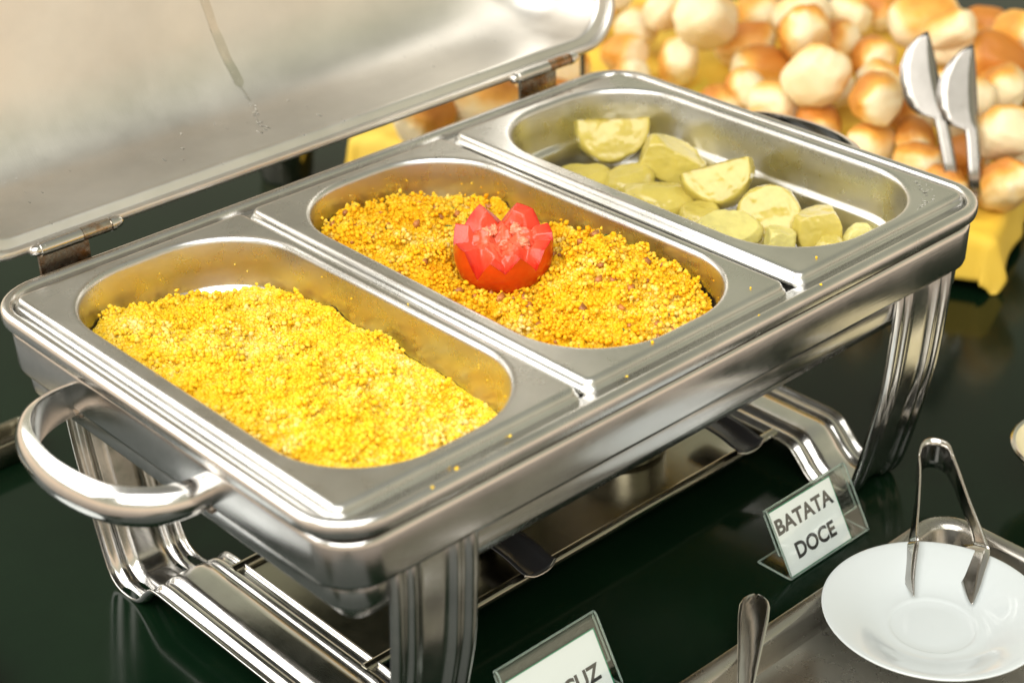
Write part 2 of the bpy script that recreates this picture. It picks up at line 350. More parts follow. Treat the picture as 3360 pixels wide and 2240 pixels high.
# condensation drops in a running streak on the lid and a few loose ones
def drops(name, pts, parent, basis):
    V, F = [], []
    for (a, b_, w, r, el) in pts:
        o = len(V); nA = 10; pr = [(1.0, 0.0), (0.92, 0.30), (0.62, 0.52), (0.25, 0.62)]
        for rr, hh in pr:
            for k in range(nA):
                an = 2 * math.pi * k / nA
                V.append(basis(a + r * rr * math.cos(an), b_ + r * el * rr * math.sin(an), w, r * hh * 0.8))
        for j in range(3):
            for k in range(nA): F.append((o + j * nA + k, o + j * nA + (k + 1) % nA, o + (j + 1) * nA + (k + 1) % nA, o + (j + 1) * nA + k))
        F.append(tuple(o + 3 * nA + k for k in range(nA))); F.append(tuple(o + k for k in range(nA))[::-1])
    d = obj(name, V, F, M_WATER, parent); d['kind'] = 'stuff'; return d
LS = [-a for a, _ in lp[6:]]; LWd = [b_ for _, b_ in lp[6:]]
def lid_s(u, v, h):
    """point on the lid's inside at distance v from its lower edge, h mm off the surface"""
    w = float(np.interp(v, LS, LWd)); g = (float(np.interp(v + 0.5, LS, LWd)) - float(np.interp(v - 0.5, LS, LWd))); L = math.hypot(1, g)
    return lid_w(u, v + h * g / L, w - h / L)
run = [(-38, 12.5), (-28, 16), (-18.6, 28), (-19.5, 47), (-22.4, 70), (-25.2, 87), (-27.1, 106), (-30, 150), (-34, 230), (-40, 320)]
def run_u(v): return float(np.interp(v, [b_ for _, b_ in run], [a for a, _ in run]))
M_WET = steel('wet_steel', (0.66, 0.63, 0.56), 0.28, 0.36, scale=40, bstr=0.03)
rings = [[lid_s(run_u(v) + (k - 2) / 2 * (3.6 + 1.2 * noise.noise((v * 0.05, k > 2, 0)) if v > 40 else 0.6), v, 0.55) for k in range(5)] for v in np.linspace(30, 320, 90)]
obj('wet_streak', *loft(rings, closed=False), M_WET, lid, angle=180)
dp = []
for i in range(46):
    v = random.choice([random.uniform(13, 40), random.uniform(40, 125)]); dp.append((run_u(v) + random.gauss(0, 1.8), v, 0.5, random.uniform(0.45, 1.0), random.uniform(1.0, 1.5) if v > 40 else 0.9))
for i in range(70): dp.append((random.uniform(-240, 240), random.choice([random.uniform(13, 36), random.uniform(8, 10)]), 0.5, random.uniform(0.3, 0.8), 1.0))
drops('condensation_drops', dp, lid, lambda a, b_, w, h: lid_s(a, b_, w + h))

# hinges
for x0, x1, pl in ((-236.6, -168, (-231, -195)), (174.8, 246.6, (184, 222))):
    y0, z0 = 189, 10.5
    h = obj('hinge', *tube([(x0 + 7, y0, z0), (x1 - 7, y0, z0)], 3.2, 14), M_HINGE, DISH)
    xm = x0 + 10 + (x1 - x0 - 20) * 0.55
    obj('sleeve', *tube([(x0 + 10, y0, z0), (xm, y0, z0)], 5.0, 18), M_POL, h)
    obj('sleeve', *tube([(xm + 0.6, y0, z0), (x1 - 11, y0, z0)], 4.6, 18), M_HINGE, h)
    for xa, s in ((x0, 1), (x1, -1)):
        obj('acorn_nut', *tube([(xa, y0, z0), (xa + s * 0.8, y0, z0), (xa + s * 2.5, y0, z0), (xa + s * 5, y0, z0), (xa + s * 7, y0, z0), (xa + s * 7.05, y0, z0), (xa + s * 10, y0, z0)], [0.3, 2.2, 3.6, 4.1, 4.1, 5.0, 5.0], 14), M_POL, h)
    obj('hinge_plate', *box(pl[0], pl[1], y0 - 1, y0 + 1.4, -30, z0 - 2), M_HINGE, h)
    obj('lid_plate', *box(xm - 6, x1 - 14, y0 + 1, y0 + 22, z0 - 2.4, z0 - 0.8), M_HINGE, h)

# ------------------------------------------------------------------ food pans
PX = [(-262.5, -96.8), (-85.6, 79.6), (96.3, 262.5)]
def pan(i, label):
    x0, x1 = PX[i]; cx = (x0 + x1) / 2; hx = (x1 - x0) / 2; hy = 160.0
    root = empty('food_pan', (cx, 0, -64), label, 'steel pan', 'steel pans in the chafing dish')
    ox = cx + 2.5; ohx, ohy, orr = 74.0, 151.5, 60.0
    rings = []
    for o, z in [(4.9, -8), (4.7, -6.6), (4.2, -5.5), (3.4, -4.8), (2.8, -4.2), (2.4, -3.2), (1.9, -1.9), (1.1, -0.8), (0, -0.12), (-1.4, 0.1), (-3.2, 0)]:
        rings.append([(x, y, z) for x, y in rrect(cx, 0, hx + o, hy + o, 4.5 + o, 12)])
    for o, z in [(5, 0), (3.4, 0.0), (2.2, -0.3), (1.0, -1.1), (0.2, -2.4), (-0.2, -4.2), (-1.6, -20), (-2.6, -33), (-3.6, -35), (-5.6, -36.2), (-6.4, -38), (-7.6, -48), (-9, -56), (-12, -61), (-17, -63.6), (-24, -64.2)]:
        rings.append([(x, y, z) for x, y in rrect(ox, 0, ohx + o, ohy + o, orr + o, 12)])
    sh_ = obj('pan_shell', *loft(rings, cap1=True), M_PAN, root, angle=50)
    return root, ox, ohx, ohy, orr
pans = [pan(0, 'steel food pan filled with plain yellow couscous'),
        pan(1, 'middle steel food pan with couscous and the carved tomato'),
        pan(2, 'steel food pan holding boiled sweet potato chunks')]

# drops on the flange of the sweet potato pan
dp = []
for i in range(110):
    a = math.radians(random.uniform(-75, 20)); rr = 66 + abs(random.gauss(0, 5))
    x = 193 + 8 + rr * math.cos(a) * 0.98; y = -92 + rr * math.sin(a) * 1.0
    if x < 258 and y > -156 and math.hypot(x - 193.9, y + 91.5) > 62: dp.append((x, y, 0.05, random.choice([0.4, 0.5, 0.6, 0.8, 1.1]), random.uniform(0.8, 1.3)))
for i in range(60):
    dp.append((random.uniform(100, 108) , random.uniform(-100, 60), 0.1, random.choice([0.3, 0.4, 0.5]), 1.0))
drops('water_drops', dp, pans[2][0], lambda a, b_, w, h: (a, b_, w + h))

# ------------------------------------------------------------------ couscous
def vnoise(x, y, s, seed):
    r = np.random.default_rng(seed); g = r.random((64, 64)); X, Y = x / s + 100, y / s + 100
    i, j = np.floor(X).astype(int), np.floor(Y).astype(int); fx, fy = X - i, Y - j; fx = fx * fx * (3 - 2 * fx); fy = fy * fy * (3 - 2 * fy)
    q = lambda a, b_: g[a % 64, b_ % 64]
    return (q(i, j) * (1 - fx) * (1 - fy) + q(i + 1, j) * fx * (1 - fy) + q(i, j + 1) * (1 - fx) * fy + q(i + 1, j + 1) * fx * fy) - 0.5
def sd_rr(x, y, cx, hx, hy, r):
    qx = np.abs(x - cx) - (hx - r); qy = np.abs(y) - (hy - r)
    return np.hypot(np.maximum(qx, 0), np.maximum(qy, 0)) + np.minimum(np.maximum(qx, qy), 0) - r
PHI = (1 + 5 ** 0.5) / 2
ICO = np.array([(-1, PHI, 0), (1, PHI, 0), (-1, -PHI, 0), (1, -PHI, 0), (0, -1, PHI), (0, 1, PHI), (0, -1, -PHI), (0, 1, -PHI), (PHI, 0, -1), (PHI, 0, 1), (-PHI, 0, -1), (-PHI, 0, 1)]) / math.hypot(1, PHI)
ICF = np.array([(0, 11, 5), (0, 5, 1), (0, 1, 7), (0, 7, 10), (0, 10, 11), (1, 5, 9), (5, 11, 4), (11, 10, 2), (10, 7, 6), (7, 1, 8), (3, 9, 4), (3, 4, 2), (3, 2, 6), (3, 6, 8), (3, 8, 9), (4, 9, 5), (2, 4, 11), (6, 2, 10), (8, 6, 7), (9, 8, 1)])
def blobs(C, Rr, jit=0.30, squash=None):
    n = len(C); d = ICO[None] * (1 + (RNG.random((n, 12, 1)) - 0.5) * 2 * jit)
    th = RNG.random(n) * 6.283; c, s = np.cos(th)[:, None], np.sin(th)[:, None]
    d = np.stack([d[..., 0] * c - d[..., 1] * s, d[..., 0] * s + d[..., 1] * c, d[..., 2]], -1)
    sc = 0.72 + 0.6 * RNG.random((n, 1, 3))
    V = (C[:, None] + d * sc * Rr[:, None, None]).reshape(-1, 3)
    F = (ICF[None] + 12 * np.arange(n)[:, None, None]).reshape(-1, 3)
    return V, F
def np_obj(name, parts, mat, org, parent=None, smooth=True):
    V = np.concatenate([p[0] for p in parts]); off = np.cumsum([0] + [len(p[0]) for p in parts[:-1]])
    F = np.concatenate([p[1] + o for p, o in zip(parts, off)])
    me = bpy.data.meshes.new(name); me.vertices.add(len(V)); me.vertices.foreach_set('co', ((V - np.array(org)) / 1000).astype(np.float32).ravel())
    me.loops.add(F.size); me.loops.foreach_set('vertex_index', F.astype(np.int32).ravel())
    me.polygons.add(len(F)); me.polygons.foreach_set('loop_start', np.arange(0, F.size, 3, dtype=np.int32)); me.polygons.foreach_set('loop_total', np.full(len(F), 3, np.int32))
    me.update(calc_edges=True); me.validate()
    me.polygons.foreach_set('use_smooth', [smooth] * len(F)); me.materials.append(mat)
    o = bpy.data.objects.new(name, me); COL.objects.link(o)
    if parent is not None: o.parent = parent
    else: o.location = W(*org)
    ORG[o] = Vector(org); return o
def gauss(x, y, cx, cy, sx_, sy_): return np.exp(-((x - cx) / sx_) ** 2 - ((y - cy) / sy_) ** 2)

def height1(x, y):
    h = -27 + 7 * gauss(x, y, -215, -20, 50, 110) + 4 * gauss(x, y, -130, -50, 50, 60) - 10 * gauss(x, y, -135, 150, 75, 45) - 8 * gauss(x, y, -118, -95, 28, 40) + 6 * gauss(x, y, -215, 120, 30, 40)
    return h + 6 * vnoise(x, y, 26, 1) + 4.0 * vnoise(x, y, 11, 2) + 2.4 * vnoise(x, y, 5.5, 3) + 1.0 * vnoise(x, y, 2.8, 4)
def height2(x, y):
    h = -23 + 9 * gauss(x, y, -40, 95, 45, 45) + 16 * gauss(x, y, 44, -45, 38, 52) + 7 * gauss(x, y, 10, -95, 60, 40) + 5 * gauss(x, y, -55, 30, 30, 60) - 11 * gauss(x, y, -6, 0, 36, 34) - 6 * gauss(x, y, 60, 135, 40, 30)
    return h + 7.5 * vnoise(x, y, 24, 5) + 7.5 * vnoise(x, y, 12, 6) + 5.0 * vnoise(x, y, 6, 7) + 2.0 * vnoise(x, y, 2.8, 8)
def couscous(pi, hf, mat, n, name, label, lumps):
    _, ox, hx, hy, r = pans[pi]; ins = 3.8
    step = 1.25; xs = np.arange(ox - hx, ox + hx + 0.1, step); ys = np.arange(-hy, hy + 0.1, step); X, Y = np.meshgrid(xs, ys, indexing='ij')
    D = sd_rr(X, Y, ox, hx - ins, hy - ins, r - ins); Z = hf(X, Y) - 0.55
    Z = np.where(D > -6, Z - (D + 6) * 0.35, Z)
    V = np.stack([X, Y, Z], -1).reshape(-1, 3); ok = D < 1.0; nx_, ny_ = X.shape; idx = np.arange(nx_ * ny_).reshape(nx_, ny_)
    q = ok[:-1, :-1] & ok[1:, :-1] & ok[:-1, 1:] & ok[1:, 1:]
    a, b_, c, d = idx[:-1, :-1][q], idx[1:, :-1][q], idx[1:, 1:][q], idx[:-1, 1:][q]
    F = np.concatenate([np.stack([a, b_, c], 1), np.stack([a, c, d], 1)])
    Pn = np.stack([RNG.uniform(ox - hx, ox + hx, n * 2), RNG.uniform(-hy, hy, n * 2)], 1)
    Dp = sd_rr(Pn[:, 0], Pn[:, 1], ox, hx - ins, hy - ins, r - ins); Pn = Pn[Dp < -1.5][:n]; Dp = Dp[Dp < -1.5][:n]
    rad = np.clip(RNG.lognormal(-0.30, 0.40, len(Pn)), 0.40, 2.3)
    zz = hf(Pn[:, 0], Pn[:, 1]) + RNG.uniform(-0.85, 0.15, len(Pn)) - np.clip(Dp + 6, 0, 6) * 0.35
    C = np.stack([Pn[:, 0], Pn[:, 1], zz], 1)
    # lumps: clusters of grains standing proud
    k = lumps; cc = C[RNG.integers(0, len(C), k)]; m = RNG.integers(8, 26, k); L = []
    for c_, m_ in zip(cc, m): L.append(c_ + RNG.normal(0, 1, (m_, 3)) * np.array([2.4, 2.4, 1.6]) + np.array([0, 0, 1.2]))
    for c_ in C[RNG.integers(0, len(C), lumps // 3)]:
        sg = RNG.uniform(2.2, 3.8); L.append(c_ + RNG.normal(0, 1, (46, 3)) * np.array([sg, sg, sg * 0.55]) + np.array([0, 0, sg * 0.55]))
    L = np.concatenate(L); dl = sd_rr(L[:, 0], L[:, 1], ox, hx - ins, hy - ins, r - ins); L = L[dl < -3]
    V2, F2 = blobs(np.concatenate([C, L]), np.concatenate([rad, RNG.uniform(0.8, 1.9, len(L))]))
    o = np_obj(name, [(V, F), (V2, F2)], mat, (ox, 0, -50)); tag(o, label, 'couscous', kind='stuff')
    return o
c1 = couscous(0, height1, M_COUS1, 46000, 'couscous', 'plain bright yellow couscous heaped in the pan', 160)
c2 = couscous(1, height2, M_COUS2, 44000, 'couscous', 'orange-flecked couscous with brown bits around the tomato', 420)
# grains stuck on walls, flanges and rim
def stuck(pi, n, name, mat, parent, hf):
    _, ox, hx, hy, r = pans[pi]; pts = []
    for k in range(n):
        a = random.uniform(-0.6, 2.3); s_ = random.random()
        q = rrect(ox, 0, hx - 1.8, hy - 1.8, r, 12, 6); p_ = q[random.randrange(len(q))]
        if p_[1] < -60 and p_[0] < ox: continue
        z = random.uniform(-24, -6); f_ = 1 + 0
        pts.append((p_[0] - (p_[0] - ox) * 0.006, p_[1] * 0.998, z))
    C = np.array(pts); V2, F2 = blobs(C, RNG.uniform(0.3, 0.7, len(C)))
    o = np_obj(name, [(V2, F2)], mat, tuple(ORG[parent]), parent); o['kind'] = 'stuff'
stuck(0, 26, 'stray_grains', M_COUS1, c1, height1); stuck(1, 60, 'stray_grains', M_COUS2, c2, height2)
fl = np.array([(-190, -168, -6.5), (-150, -166, -5), (-60, -165, -6), (-252, 20, 0.8), (-240, 95, 0.8), (-100, -20, 0.6), (-30, -156, 0.6), (60, -152, 0.6), (120, -154, 0.5), (-215, -178, -1.5), (96, -177, -1.6), (40, -176, -1.6)], float)
V2, F2 = blobs(fl, RNG.uniform(0.5, 1.1, len(fl))); o = np_obj('spilled_grains', [(V2, F2)], M_COUS1, tuple(ORG[c1]), c1); o['kind'] = 'stuff'
# brown bits and herbs in the second pan
bp = np.stack([RNG.uniform(-66, 66, 90), RNG.uniform(-140, 135, 90)], 1)
near = np.array([(-32, -18), (-30, -24), (-24, -30), (-38, -10), (30, -36), (34, -30), (52, -22), (48, -60), (12, -70), (18, -76), (22, -62), (-10, -48), (60, -80), (-28, -34), (-20, -36), (26, -20)], float)
bp = np.concatenate([bp, near]); bp = bp[sd_rr(bp[:, 0], bp[:, 1], pans[1][1], 66, 143, 52) < 0]
C = np.stack([bp[:, 0], bp[:, 1], height2(bp[:, 0], bp[:, 1]) + 1.6], 1)
V2, F2 = blobs(C, RNG.uniform(1.3, 3.3, len(C)), 0.45); o = np_obj('brown_bits', [(V2, F2)], M_BACON, tuple(ORG[c2]), c2); o['kind'] = 'stuff'
V, F = [], []
for k in range(16):
    x, y = random.uniform(-60, 55), random.uniform(-120, 120)
    if k == 0: x, y = -30, 28
    z = float(height2(np.array([x]), np.array([y]))[0]) + 1.8; a = random.uniform(0, 3.14); L = random.uniform(1.5, 4)
    v, f_ = tube([(x - L * math.cos(a), y - L * math.sin(a), z), (x, y, z + 0.8), (x + L * math.cos(a), y + L * math.sin(a), z - 0.2)], 0.42, 6)
    V, F = join((V, F), (v, f_))
o = obj('herb_sprigs', V, F, M_HERB, c2); o['kind'] = 'stuff'

# ------------------------------------------------------------------ carved tomato
TX, TY = -4.0, 1.0
TOM = empty('carved_tomato', (TX, TY, -33), 'red tomato carved into a zigzag flower on the couscous', 'tomato')
AZ0 = math.radians(-42.5)         # view azimuth: phi 0 = picture right, 270 = towards the camera
tips = [(2, 7), (20, 9), (36, 0), (50, 13), (72, 15), (92, 1), (119, 16), (146, 0), (171, 13), (190, 1), (203, 7), (222, 5), (238, -13), (256, 1), (273, -6), (291, 4), (313, -9), (328, 3), (346, 6), (356, -1)]
def ztop(ph):
    ph = ph % 360; T = [(tips[-1][0] - 360, tips[-1][1])] + tips + [(tips[0][0] + 360, tips[0][1])]
    for (a, za), (b_, zb) in zip(T, T[1:]):
        if a <= ph <= b_:
            k = (ph - a) / (b_ - a)
            up_ = k if zb > za else 1 - k; lo, hi = min(za, zb), max(za, zb)
            return lo + (hi - lo) * (up_ + 0.05 * math.sin(math.pi * up_) * (1 if hi - lo > 4 else 0))
def rad_at(z):
    k = (z + 3) / (32.5 if z < -3 else 36.0)
    return 32.0 * max(0.02, 1 - min(abs(k), 1) ** 2.1) ** 0.5 if z < -3 else 32.0 * (1 - 0.20 * k ** 2)
def tpt(ph, r, z):
    a = AZ0 + math.radians(ph); lob = 1 + 0.018 * math.cos(5 * math.radians(ph) + 0.7)
    return (TX + r * lob * math.cos(a), TY + r * lob * math.sin(a), z)
NP_, NZ_ = 360, 26
rings = []
for k in range(NZ_ + 1):
    ring = []
    for i in range(NP_):
        ph = 360 * i / NP_; zt = ztop(ph); z = -34 + (zt + 34) * (k / NZ_) ** 0.8
        ring.append(tpt(ph, rad_at(z), z))
    rings.append(ring)
obj('skin', *loft(rings), M_SKIN, TOM, angle=60)
def zin(ph):
    k = ((ph + 20) % 72) / 72.0; return 1.0 + 6.5 * (1 - abs(2 * k - 1)) ** 0.9 - (3.0 if 200 < ph < 330 else 0)
rings = []
for k in range(41):
    q = k / 40.0; ring = []
    for i in range(NP_):
        ph = 360 * i / NP_; zt = ztop(ph); R0 = rad_at(zt) - 0.12; r = R0 * (1 - q) + 0.4 * q; pr = math.radians(ph)
        st = lambda e0, e1: (lambda u_: u_ * u_ * (3 - 2 * u_))(min(1, max(0, (r - e0) / (e1 - e0))))
        w1 = st(17.5, 22); w2 = st(6, 10)
        n1 = noise.noise((r * 0.13 * math.cos(pr), r * 0.13 * math.sin(pr), 3.1)); n2 = noise.noise((r * 0.35 * math.cos(pr), r * 0.35 * math.sin(pr), 8))
        z = (zt - 0.10 * (R0 - r)) * w1 + (1 - w1) * ((zin(ph) + 1.5 * n2) * w2 + (-1 + 5 * n1 + 1.5 * n2) * (1 - w2)) - 2.4 * w1 * (1 - w1) * 4 * 0.5
        ring.append(tpt(ph, r, z if k else zt))
    rings.append(ring)
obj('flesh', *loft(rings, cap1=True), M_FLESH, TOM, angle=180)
bmt = bmesh.new(); bmesh.ops.create_icosphere(bmt, subdivisions=4, radius=1.0); IV = [v.co.copy() for v in bmt.verts]; IF = [tuple(v.index for v in f_.verts) for f_ in bmt.faces]; bmt.free()
for q, (ph, r, z, rx, ry, rz, m_) in enumerate([(140, 13, 3.5, 6.5, 2.6, 4, M_PULP), (118, 12, 4.5, 4.5, 2.6, 4, M_PULP), (165, 17, 3, 3.5, 2.2, 3, M_PULP), (22, 14, 5, 7.5, 3.2, 3.6, M_PULP), (50, 13, 5.5, 5, 3, 4, M_PULP), (340, 14, 3, 4.5, 3.5, 3.2, M_PULP), (285, 7, 2, 2.6, 4, 4, M_FLESH)]):
    c = Vector(tpt(ph, r, z)); rr = random.Random(q + 40); rot = Euler((rr.uniform(-0.5, 0.5), rr.uniform(-0.5, 0.5), AZ0 + math.radians(ph) + rr.uniform(-0.4, 0.4))).to_matrix(); vs = []
    pl = [(Vector((rr.uniform(-1, 1), rr.uniform(-1, 1), rr.uniform(0, 1))).normalized(), rr.uniform(0.75, 0.95)) for _ in range(3)]
    for v in IV:
        u_ = v.copy()
        for n_, d2 in pl:
            e_ = u_.dot(n_) - d2
            if e_ > 0: u_ -= n_ * e_
        u_ *= 1 + 0.30 * noise.noise(v * 2.2 + Vector((q, 0, 0)))
        vs.append(tuple(c + rot @ Vector((u_.x * rx, u_.y * ry, u_.z * rz))))
    obj('pulp_piece', vs, IF, m_, TOM, angle=180)

# ------------------------------------------------------------------ sweet potato pieces
def ico_pts(sub):
    bm = bmesh.new(); bmesh.ops.create_icosphere(bm, subdivisions=sub, radius=1.0); V = [v.co.copy() for v in bm.verts]; F = [tuple(v.index for v in f_.verts) for f_ in bm.faces]; bm.free(); return V, F
def potato(loc, radii, planes, rot, label, mat=M_POT, seed=0, name='sweet_potato_piece'):
    V, F = ico_pts(5); out = []
    for v in V:
        p_ = Vector((v.x * radii[0], v.y * radii[1], v.z * radii[2])) * (1 + 0.07 * noise.noise(v * 1.6 + Vector((seed, 0, 0))))
        for nrm, d in planes:
            n_ = Vector(nrm).normalized(); e_ = p_.dot(n_) - d
            if e_ > 0: p_ -= n_ * e_ * 0.985
        p_ += v * (1.0 * noise.noise(p_ * 0.10 + Vector((0, seed, 0))) + 0.5 * noise.noise(p_ * 0.4) + 0.22 * noise.noise(p_ * 1.1))
        out.append(tuple(p_))
    o = obj(name, out, F, mat, org=(0, 0, 0), angle=55)
    o.location = W(*loc); o.rotation_euler = [math.radians(a) for a in rot]
    tag(o, label, 'sweet potato', 'boiled sweet potato pieces'); return o
# local frame: y towards the back of the piece; rz 318 turns local -y towards the camera
potato((226, 132, -22), (30, 30, 33), [((0, -1, 0), 13), ((0, 1, 0), 14), ((0, 0.1, 1), 0.5)], (-22, 0, -40), 'large half-round sweet potato slice standing with its flat edge up', seed=1)
potato((232, 76, -39), (30, 19, 18), [((-1, 0, 0.1), 20), ((0, -1, 0.25), 12), ((0.2, 0, 1), 13)], (6, 18, -48), 'oblong sweet potato chunk lying beside the half-round slice', seed=2)
potato((184, 42, -47), (30, 20, 16), [((0, 0.3, 1), 13)], (0, 6, -38), 'rounded sweet potato piece with its outer side up', seed=3)
potato((219, 18, -24), (27, 27, 29), [((0, -1, 0), 13), ((0, 1, 0), 14), ((0, 0.1, 1), 0.5)], (-28, -14, -42), 'half-moon sweet potato slice leaning on the middle of the heap', seed=4)
potato((174, 112, -50), (29, 18, 13), [((0, 0, 1), 10)], (0, 0, -30), 'flat oval sweet potato piece at the lid end of the heap', seed=5)
potato((198, 84, -49), (23, 18, 14), [((0, 0.2, 1), 10)], (0, 0, 10), 'small sweet potato piece wedged between oval and oblong chunks', seed=6)
potato((216, -36, -43), (23, 23, 22), [((0, -1, 0.5), 8), ((0, 1, -0.5), 9)], (0, 0, -50), 'round sweet potato slice tilted against the half-moon slice', seed=7)
potato((182, -26, -48), (25, 18, 16), [((0, -0.4, 1), 9), ((0, 1, 0), 10)], (0, 0, -35), 'pale sweet potato slab below the half-moon slice', M_POTP, seed=8)
potato((197, -62, -48), (13, 12, 14), [((-1, 0, 0), 9), ((1, 0, 0), 10), ((0, -1, 0), 8), ((0, 0.1, 1), 9)], (0, 8, -42), 'small crumbly pale sweet potato cube', M_POTP, seed=9)
potato((228, -72, -45), (20, 19, 19), [((-0.7, -0.7, 0.2), 12), ((0.8, -0.5, 0.2), 12), ((0, 0.2, 1), 13)], (0, 0, 0), 'golden angular sweet potato chunk near the drops', seed=10)
potato((190, 6, -50), (17, 16, 13), [((0, 0, 1), 9)], (0, 0, 20), 'little sweet potato scrap under the half-moon slice', seed=11)
potato((240, -98, -50), (13, 11, 13), [((-0.6, -0.7, 0.3), 8), ((0, 0, 1), 11)], (0, 0, 0), 'small pale sweet potato end by the wet pan corner', M_POTP, seed=12)
potato((216, -92, -52), (12, 10, 12), [((0, 0, 1), 10)], (0, 0, -30), 'small yellow sweet potato bit beneath the golden chunk', seed=13)
potato((200, 46, -54), (22, 18, 9), [((0, 0, 1), 7)], (0, 0, 0), 'flat sweet potato piece hidden under the oblong chunk', seed=14)

# ------------------------------------------------------------------ sign holders
def sign(x0, yf, wdt, lines, paper, label):
    root = empty('sign_holder', (x0 + wdt / 2, yf, -222), label, 'sign')
    up = Vector((0, 25, 44)).normalized(); nrm = Vector((0, -44, 25)).normalized(); bx_ = Vector((1, 0, 0)); o3 = Vector((x0, yf, -220.6))
    Ls = 50.0
    def pt(u, v, n): p_ = o3 + bx_ * u + up * v + nrm * n; return tuple(p_)
    # bent acrylic profile in (y,z), swept along x
    th = 1.3; prof = [(30, 0), (4, 0)]
    yz = [(yf + 30, -220.9), (yf + 6, -220.9), (yf + 1.5, -220.6), (yf + 0.3, -219.4)] + [(pt(0, v, 0)[1], pt(0, v, 0)[2]) for v in (3, 12, 25, 38, Ls - 2)]
    yz += [(pt(0, Ls, -0.6)[1], pt(0, Ls, -0.6)[2]), (pt(0, Ls + 0.6, -1.9)[1], pt(0, Ls + 0.6, -1.9)[2]), (pt(0, Ls, -3.3)[1], pt(0, Ls, -3.3)[2])]
    yz += [(pt(0, v, -3.9)[1], pt(0, v, -3.9)[2]) for v in (Ls - 2, 34, 18)]
    rings = [[(x0 + wdt * k / 2, y, z) for k in range(3)] for y, z in yz]
    v, f_ = loft(rings, closed=False); o = obj('acrylic_sheet', v, f_, M_ACR, root, smooth=False); solidify(o, th, 0)
    for y, z in (yz[0], yz[2], yz[-5], yz[-1]):
        obj('polished_edge', *tube([(x0, y, z), (x0 + wdt, y, z)], 0.7, 6), M_ACE, o)
    for xe in (x0, x0 + wdt):
        obj('polished_edge', *tube([(xe, y, z) for y, z in yz], 0.75, 6), M_ACE, o)
    def card(name, u0, u1, v0, v1, n, mat):
        a, b_ = n - 0.12, n + 0.12
        vs = [pt(u, v_, q) for q in (a, b_) for v_ in (v0, v1) for u in (u0, u1)]
        return obj(name, vs, [(0, 2, 3, 1), (4, 5, 7, 6), (0, 1, 5, 4), (2, 6, 7, 3), (0, 4, 6, 2), (1, 3, 7, 5)], mat, root, smooth=False)
    pu0, pu1, pv0, pv1 = paper
    card('green_card', pu0 + 0.6, pu1 + 1.3, pv0 - 1.4, pv1 + 0.5, -2.2, M_GREEN)
    pc = card('paper', pu0, pu1, pv0, pv1, -1.5, M_PAPER)
    for (txt, u0, u1, v0, v1) in lines:
        cu = bpy.data.curves.new('lettering', 'FONT'); cu.body = txt; cu.size = 1; cu.offset = 0.034; cu.extrude = 0.0; cu.resolution_u = 4
        tmp = bpy.data.objects.new('tmp', cu); COL.objects.link(tmp); bpy.context.view_layer.update()
        me = bpy.data.meshes.new_from_object(tmp.evaluated_get(bpy.context.evaluated_depsgraph_get())); bpy.data.objects.remove(tmp)
        xs = [v_.co.x for v_ in me.vertices]; ys = [v_.co.y for v_ in me.vertices]; ax, bx2, ay, by = min(xs), max(xs), min(ys), max(ys)
        vs = [pt(u0 + (v_.co.x - ax) / (bx2 - ax) * (u1 - u0), v0 + (v_.co.y - ay) / (by - ay) * (v1 - v0), -1.30) for v_ in me.vertices]
        fs = [tuple(p_.vertices) for p_ in me.polygons]
        obj('lettering', vs, fs, M_INK, pc, smooth=False)
    return root
sign(87.3, -176.1, 81.4, [('BATATA', 3.5, 61.5, 30.5, 41.5), ('DOCE', 13.5, 54, 9.5, 21)], (1.0, 64.5, 2.0, 47.5), 'clear acrylic sign with white card reading BATATA DOCE')
sign(-150.6, -172.5, 81.4, [('CUSCUZ', 13, 70, 11.5, 22.5)], (3.5, 76, 1.5, 41), 'clear acrylic sign with white card reading CUSCUZ')

# ------------------------------------------------------------------ serving tray, saucer, tongs, spoon
tray = empty('serving_tray', (26, -315, -222), 'rectangular stainless serving tray under the white saucer', 'tray')
obj('tray_body', *rr_loft(26, -315, 176, 105, 26, [(0, -201.5), (-0.5, -200.4), (-2, -200), (-6, -200.4), (-9, -202), (-10.5, -204.5), (-12.5, -214), (-15, -218.5), (-20, -220.2), (-30, -220.4), (-90, -220.4)], 12, cap1=True), M_TRAY, tray)
obj('tray_lip', *rr_loft(26, -315, 176, 105, 26, [(0, -201.5), (0.8, -204.5), (0.2, -206), (-1.2, -206.4), (-10, -207), (-14, -221.6), (-90, -221.8)], 12), M_TRAY, tray)
PCX, PCY = 99.0, -279.0
sau = empty('saucer', (PCX, PCY, -219.8), 'white porcelain saucer holding steel tongs on the tray', 'saucer')
sp0 = [(0.3, -207.6), (18, -207.6), (25.2, -207.4), (26.6, -206.9), (27.8, -206.3), (29.4, -206.3), (33, -205.8), (38, -204.4), (43, -202.2), (48, -199.8), (53, -197.6), (58, -195.6), (64, -193.4), (68.4, -192.0), (69.7, -191.9), (70.1, -192.4), (69.8, -193.2), (64, -195.6), (56, -199), (48, -203), (40, -208), (34, -211.5), (30, -213), (27.5, -219.6), (26, -219.8), (24.5, -217), (24, -213), (0.3, -212)]
obj('saucer_body', *lathe(PCX, PCY, sp0, 96), M_PORC, sau, angle=60)

